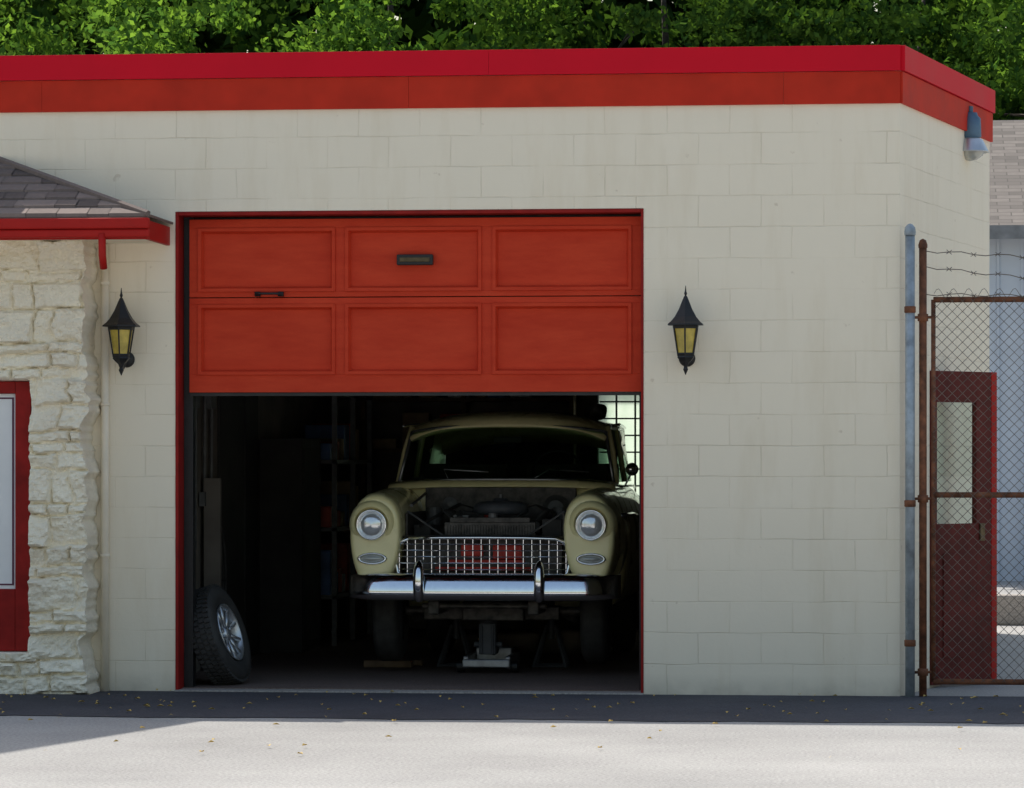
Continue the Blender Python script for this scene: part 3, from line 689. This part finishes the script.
# engine
b=B(); b.lathe([(0,.12),(.05,.12),(.06,.10),(.15,.095),(.2,.07),(.205,.02),(.18,0),(0,0)],(.06,.82,1.13),n=32); b.obj('air_cleaner',m_dgrey,C,local=True,smooth=True)
b=B(); b.box(-.2,.3,.45,1.3,.62,1.0); b.box(-.28,-.12,.5,1.25,1.0,1.09); b.box(.22,.38,.5,1.25,1.0,1.09); b.box(-.14,.26,.6,1.2,1.0,1.08); co(b,'engine_block',m_engine,bevel=.02)
b=B(); b.box(-.30,.36,.36,.42,.66,1.08); b.box(-.26,.32,.35,.43,1.08,1.115); 
for i in range(32): b.box(-.28+i*.02,-.275+i*.02,.352,.359,.70,1.06)
co(b,'radiator',m_engine,bevel=.004)
b=B(); b.tube([(-.2,.45,1.1),(-.22,.6,1.14),(-.1,.7,1.12)],.028); b.tube([(.3,.45,.9),(.42,.6,1.0),(.45,.9,1.1),(.4,1.3,1.15)],.02); b.tube([(-.5,.4,1.05),(-.4,.7,1.12),(-.3,1.3,1.2)],.012)
for i in range(6): b.tube([(-.26+.01*i,.55+i*.12,1.09),(-.34,.6+i*.1,1.16),(-.25,1.0,1.2),(-.08,1.25,1.14)],.006,n=5); b.tube([(.34,.55+i*.12,1.09),(.40,.6+i*.1,1.16),(.3,1.0,1.2),(.1,1.25,1.14)],.006,n=5)
b.box(.40,.54,.45,.68,.92,1.10); b.box(-.54,-.42,.5,.7,.95,1.06)
co(b,'hoses_wires_and_battery',m_rubber)
b=B(); b.lathe([(0,0),(.06,0),(.06,.13),(0,.13)],(-.47,1.1,1.05),n=16); b.lathe([(0,0),(.05,0),(.05,.1),(0,.1)],(.46,1.2,1.08),n=16); b.box(-.25,-.14,.48,.6,1.091,1.13); b.lathe([(0,0),(.05,0),(.05,.12),(0,.12)],(.28,.5,1.0),(0,1,0),n=16)
b.tube([(-.57,.36,1.16),(-.30,.34,.98)],.008,n=6); b.tube([(.57,.36,1.16),(.30,.34,.98)],.008,n=6); b.tube([(-.56,1.3,1.28),(-.56,.5,1.2)],.012,n=6); b.cyl((.05,.39,1.115),(.05,.39,1.145),.035)
b.tube([(.2,.6,1.1),(.25,.9,1.2)],.01); b.cyl((.06,.82,1.25),(.06,.82,1.28),.015)
b.lathe([(0,0),(.05,0),(.055,.02),(.02,.03),(0,.03)],(-.38,1.355,1.2),(0,-1,0),n=18); b.lathe([(0,0),(.09,0),(.10,.03),(.06,.07),(0,.08)],(.42,1.355,1.17),(0,-1,0),n=22)
co(b,'braces_and_fittings',m_dsteel)
b=B(); b.box(-.12,-.02,1.30,1.355,1.0,1.2); b.box(.2,.34,.44,.48,.94,1.0); b.box(-.3,-.27,.6,1.2,1.02,1.07); co(b,'red_fittings',m_redpart,bevel=.01)
def wheel(b,r,x,y,z,s,R=.355,wd=.19):
    b.lathe([(.20,-wd*.42),(.24,-wd*.5),(.31,-wd*.5),(R-.012,-wd*.4),(R,-wd*.3),(R,wd*.3),(R-.012,wd*.4),(.31,wd*.5),(.24,wd*.5),(.20,wd*.42)],(x,y,z),(s,0,0),n=40)
    r.lathe([(.0,.04),(.06,.05),(.09,.03),(.16,.03),(.19,.06),(.21,.085),(.2,-.085),(0,-.085)],(x,y,z),(s,0,0),n=32)
b=B(); r=B()
for s in (1,-1): wheel(b,r,s*.76,.86,.40,s); wheel(b,r,s*.74,3.75,.33,s)
co(b,'tyres',m_rubber,smooth=True); co(r,'wheel_discs',m_dgrey,smooth=True)
b=B(); b.box(-.40,-.32,.2,4.6,.42,.52); b.box(.32,.40,.2,4.6,.42,.52); b.box(-.5,.5,.72,.9,.36,.46); b.cyl((-.65,.86,.42),(.65,.86,.42),.035); b.box(-.2,.25,.6,1.2,.36,.5); b.cyl((-.6,.95,.36),(-.35,1.2,.44),.03); b.cyl((.6,.95,.36),(.35,1.2,.44),.03); b.cyl((-.45,.25,.48),(.45,.25,.48),.02)
co(b,'chassis',m_engine,bevel=.01)
C.scale=(CS,CS,CS)

# ---------------------------------------------------------------- floor jack, stands
J=empty('floor_jack',(-.38,1.95,.02))
b=B(); b.box(-.17,-.13,-.05,.6,.03,.12); b.box(.13,.17,-.05,.6,.03,.12); b.box(-.17,.17,-.10,-.051,.04,.10); b.box(-.13,.13,.4,.6,.04,.16); b.obj('side_frames',m_steel,J,local=True,bevel=.01)
b=B(); b.tube([(0,.45,.12),(0,.2,.28),(0,.05,.36)],[.045,.04,.035]); b.lathe([(0,-.02),(.05,-.02),(.075,.02),(0,.03)],(0,.05,.36),n=18); b.box(-.06,.06,-.02,.1,.13,.35); b.cyl((-.1,.04,.2),(.1,.04,.2),.02); b.cyl((-.04,-.03,.13),(-.04,-.03,.34),.008); b.cyl((.04,-.03,.13),(.04,-.03,.34),.008); b.obj('lift_arm_and_saddle',m_dgrey,J,local=True,bevel=.006)
b=B()
for s in (1,-1): b.lathe([(0,-.025),(.04,-.025),(.04,.025),(0,.025)],(s*.19,0,.045),(1,0,0),n=18)
b.obj('castors',m_black,J,local=True)
def stand(x,y):
    E=empty('jack_stand',(x,y,.02)); b=B()
    for a,c in ((1,1),(1,-1),(-1,1),(-1,-1)): b.cyl((a*.12,c*.12,0),(a*.03,c*.03,.30),.014,n=6)
    for a in (1,-1): b.cyl((a*.12,-.12,.01),(a*.12,.12,.01),.01,n=6); b.cyl((-.12,a*.12,.01),(.12,a*.12,.01),.01,n=6)
    b.cyl((0,0,.2),(0,0,.42),.025); b.box(-.06,.06,-.03,.03,.405,.425); b.obj('frame',m_dgrey,E,local=True)
stand(-.70,2.75); stand(.0,2.75)
b=B(); b.box(-1.35,-1.0,2.5,2.6,.021,.07); b.box(-1.2,-.95,2.75,2.83,.021,.06); b.obj('timber_blocks',m_wood,None,bevel=.004)

# ---------------------------------------------------------------- spare tyre leaning
T=empty('spare_wheel',(-2.04,.50,.345))
ax=Vector((.94,-.14,.31)).normalized()
b=B(); R=.335
b.lathe([(.19,-.07),(.215,-.09),(.27,-.10),(.31,-.092),(.328,-.075),(R,-.05),(R,.05),(.328,.075),(.31,.092),(.27,.10),(.215,.09),(.19,.07)],(0,0,0),ax,n=64); b.obj('tyre',m_rubber,T,local=True,smooth=True)
b=B(); a1=Vector((0,0,1)); a1=(a1-ax*a1.dot(ax)).normalized(); b1=ax.cross(a1)
for k in range(56):
    t=2*math.pi*k/56; rd=a1*math.cos(t)+b1*math.sin(t); tg=-a1*math.sin(t)+b1*math.cos(t)
    for o_,tt in ((-.060,.0),(-.02,.012),(.02,.0),(.060,.012)):
        c=rd*(R+.001)+ax*o_+tg*tt; w=ax*.015; q=tg*.012+ax*.004; h=rd*.009
        vs=[c-w-q-h,c+w-q-h,c+w+q-h,c-w+q-h,c-w-q+h,c+w-q+h,c+w+q+h,c-w+q+h]
        b.add(vs,[(0,3,2,1),(4,5,6,7),(0,1,5,4),(1,2,6,5),(2,3,7,6),(3,0,4,7)])
b.obj('tread_blocks',m_rubber,T,local=True)
b=B(); b.lathe([(.195,.082),(.20,.095),(.19,.09),(.175,.06),(.17,-.08)],(0,0,0),ax,n=40); b.lathe([(0,.075),(.03,.08),(.05,.07),(.055,.03)],(0,0,0),ax,n=20)
for k in range(10):
    t=2*math.pi*k/10; rd=a1*math.cos(t)+b1*math.sin(t); b.cyl(rd*.045+ax*.055,rd*.185+ax*.07,.014,.018,n=6)
b.obj('alloy_rim',m_alu,T,local=True,smooth=True)
b=B(); b.lathe([(.17,.0),(0,.0)],(0,0,0),ax,n=30); b.obj('brake_plate',m_engine,T,local=True)

# ---------------------------------------------------------------- garage contents
Wb=empty('workbench',(-1.4,7.9,0))
b=B(); b.box(-2.3,-.5,7.6,8.35,.86,.92)
for x in (-2.25,-.6): b.box(x,x+.08,7.65,7.73,.02,.86); b.box(x,x+.08,8.2,8.28,.02,.86)
b.box(-2.2,-.6,7.7,8.25,.3,.33); b.obj('bench',m_wood,Wb,bevel=.005)
for q in range(3):
    b=B()
    for i in range(4):
        x=-2.2+(i*3+q)*.135; h=random.uniform(.1,.3); b.lathe([(0,0),(.05,0),(.05,h),(.02,h+.03),(.0,h+.03)],(x,7.85,.921),n=14)
    b.obj('cans_and_bottles',m_boxes[q+1],Wb)
Sf=empty('parts_shelf',(-1.2,8.2,0))
b=B()
for z in (1.6,2.05,2.5): b.box(-2.2,-.3,8.05,8.38,z,z+.03)
for x in (-2.2,-1.3,-.34): b.box(x,x+.04,8.06,8.37,1.2,2.9)
b.obj('shelf_boards',m_wood,Sf)
bb=[B() for _ in range(4)]
for z in (1.631,2.081,2.531):
    x=-2.1
    while x<-.6:
        w=random.uniform(.08,.25); h=random.uniform(.08,.33); random.choice(bb).box(x,x+w,8.1,8.3,z,z+h); x+=w+random.uniform(.02,.1)
for i,q in enumerate(bb):
    if q.v: q.obj('boxes',m_boxes[i],Sf,bevel=.008)
S2=empty('side_shelving',(-2.2,6.2,0)); b=B()
for z in (.4,.95,1.5,2.05): b.box(-2.44,-2.0,5.4,7.4,z,z+.03)
for y in (5.4,6.4,7.37): b.box(-2.04,-2.0,y,y+.03,.02,2.4)
b.obj('frame',m_dsteel,S2)
bb=[B() for _ in range(4)]
for z in (.431,.981,1.531,2.081):
    y=5.45
    while y<7.1:
        w=random.uniform(.1,.3); h=random.uniform(.1,.4); random.choice(bb).box(-2.4,-2.06,y,y+w,z,z+h); y+=w+random.uniform(.02,.12)
for i,q in enumerate(bb):
    if q.v: q.obj('parts',m_boxes[i],S2,bevel=.01)
b=B(); b.box(-2.44,-2.1,4.3,5.2,.021,1.7); b.box(-2.099,-2.09,4.35,5.15,.1,1.62); b.obj('tool_cabinet',m_dark,None,bevel=.01)
b=B()
for i,(y,z0,z1) in enumerate(((1.3,1.2,2.1),(1.6,.9,1.9),(1.95,1.3,2.2),(2.2,1.1,1.9))): b.cyl((-2.42,y,z0),(-2.42,y+.03,z1),.013); b.box(-2.44,-2.40,y-.09,y+.09,z1 if i%2 else z0-.1,(z1 if i%2 else z0-.1)+.1)
b.obj('hanging_tools',m_dsteel,None)
b=B(); b.box(-2.42,-2.36,1.0,1.3,.021,2.6); b.box(-2.42,-2.3,1.92,1.98,.021,1.4); b.obj('timber_offcuts',m_inblock,None,bevel=.005)
b=B()
for k in range(3): b.tube([(-2.40+.02*k,2.2+.25*math.cos(a),.65+.4*math.sin(a)) for a in np.linspace(0,6.28,33)],.014,n=6)
b.obj('coiled_hose',m_rubber,None,smooth=True)
b=B(); b.box(.95,2.05,7.2,8.3,.021,1.1); b.obj('storage_crate',m_wood,None,bevel=.02)
# cloth bundle lying on the car roof
b=B(); rows=[]
for i,t in enumerate(np.linspace(0,math.pi,9)):
    rows.append([(.25+(.085*math.sin(t)+.03*noise.noise((a*2,t*3,0)))*math.cos(a),3.75+.12*math.sin(t)*math.sin(a),1.895-.06*math.cos(t)+.03*math.sin(a*3)*math.sin(t)) for a in np.linspace(0,2*math.pi,17)[:-1]])
b.grid(rows,close=True); b.obj('cloth_bundle',m_seat,None,smooth=True,sub=1)
F=empty('ceiling_fluorescent_fixture',(-.6,5,3.2)); b=B(); b.box(-1.3,.1,4.9,5.1,3.2,3.295); b.obj('housing',m_grey,F,bevel=.01)
b=B(); b.cyl((-1.28,4.96,3.18),(.08,4.96,3.18),.018); b.cyl((-1.28,5.04,3.18),(.08,5.04,3.18),.018); b.obj('tubes',m_white,F,smooth=True)

b=B()
for i in range(150):
    x=random.uniform(-3.6,3.3); y=random.choice([random.uniform(-1.9,-.1),random.uniform(-2.6,-.05),random.uniform(-5,-.3)]); s=random.uniform(.012,.026); a=random.uniform(0,6.28); z=.012+random.random()*.006
    c,d=math.cos(a)*s,math.sin(a)*s
    b.add([(x-c,y-d,z),(x+d*.6,y-c*.6,z+.010),(x+c,y+d,z+.002),(x-d*.6,y+c*.6,z+.012)],[(0,1,2,3)])
b.obj('fallen_leaves',m_leaflit)

# ---------------------------------------------------------------- light
sd=Vector((-.49,.584,1)).normalized()
el=math.asin(sd.z); az=math.atan2(sd.x,sd.y)
Ld=bpy.data.lights.new('sun','SUN'); Ld.energy=5.0; Ld.angle=math.radians(.5); Ld.color=(1,.945,.86)
Lo=bpy.data.objects.new('sun',Ld); Lo.rotation_euler=(-sd).to_track_quat('-Z','Y').to_euler(); Lo.location=sd*60; sc.collection.objects.link(Lo)
w=bpy.data.worlds.new('World'); sc.world=w; w.use_nodes=True; t=w.node_tree
bg=t.nodes['Background']; bg.inputs['Strength'].default_value=.15
sk=t.nodes.new('ShaderNodeTexSky'); sk.sky_type='NISHITA'; sk.sun_disc=False; sk.sun_elevation=el; sk.sun_rotation=az%(2*math.pi); sk.air_density=1.7; sk.dust_density=3.6; sk.ozone_density=1.6
t.links.new(sk.outputs[0],bg.inputs[0])

# ---------------------------------------------------------------- camera
cam=bpy.data.cameras.new('camera'); cam.lens=123.7; cam.sensor_width=36; cam.clip_end=1000; cam.shift_y=.0645
coj=bpy.data.objects.new('camera',cam); sc.collection.objects.link(coj)
ph=math.radians(6); coj.location=(23*math.sin(ph),-23*math.cos(ph),1.53); coj.rotation_euler=(math.radians(90),0,ph)
sc.camera=coj
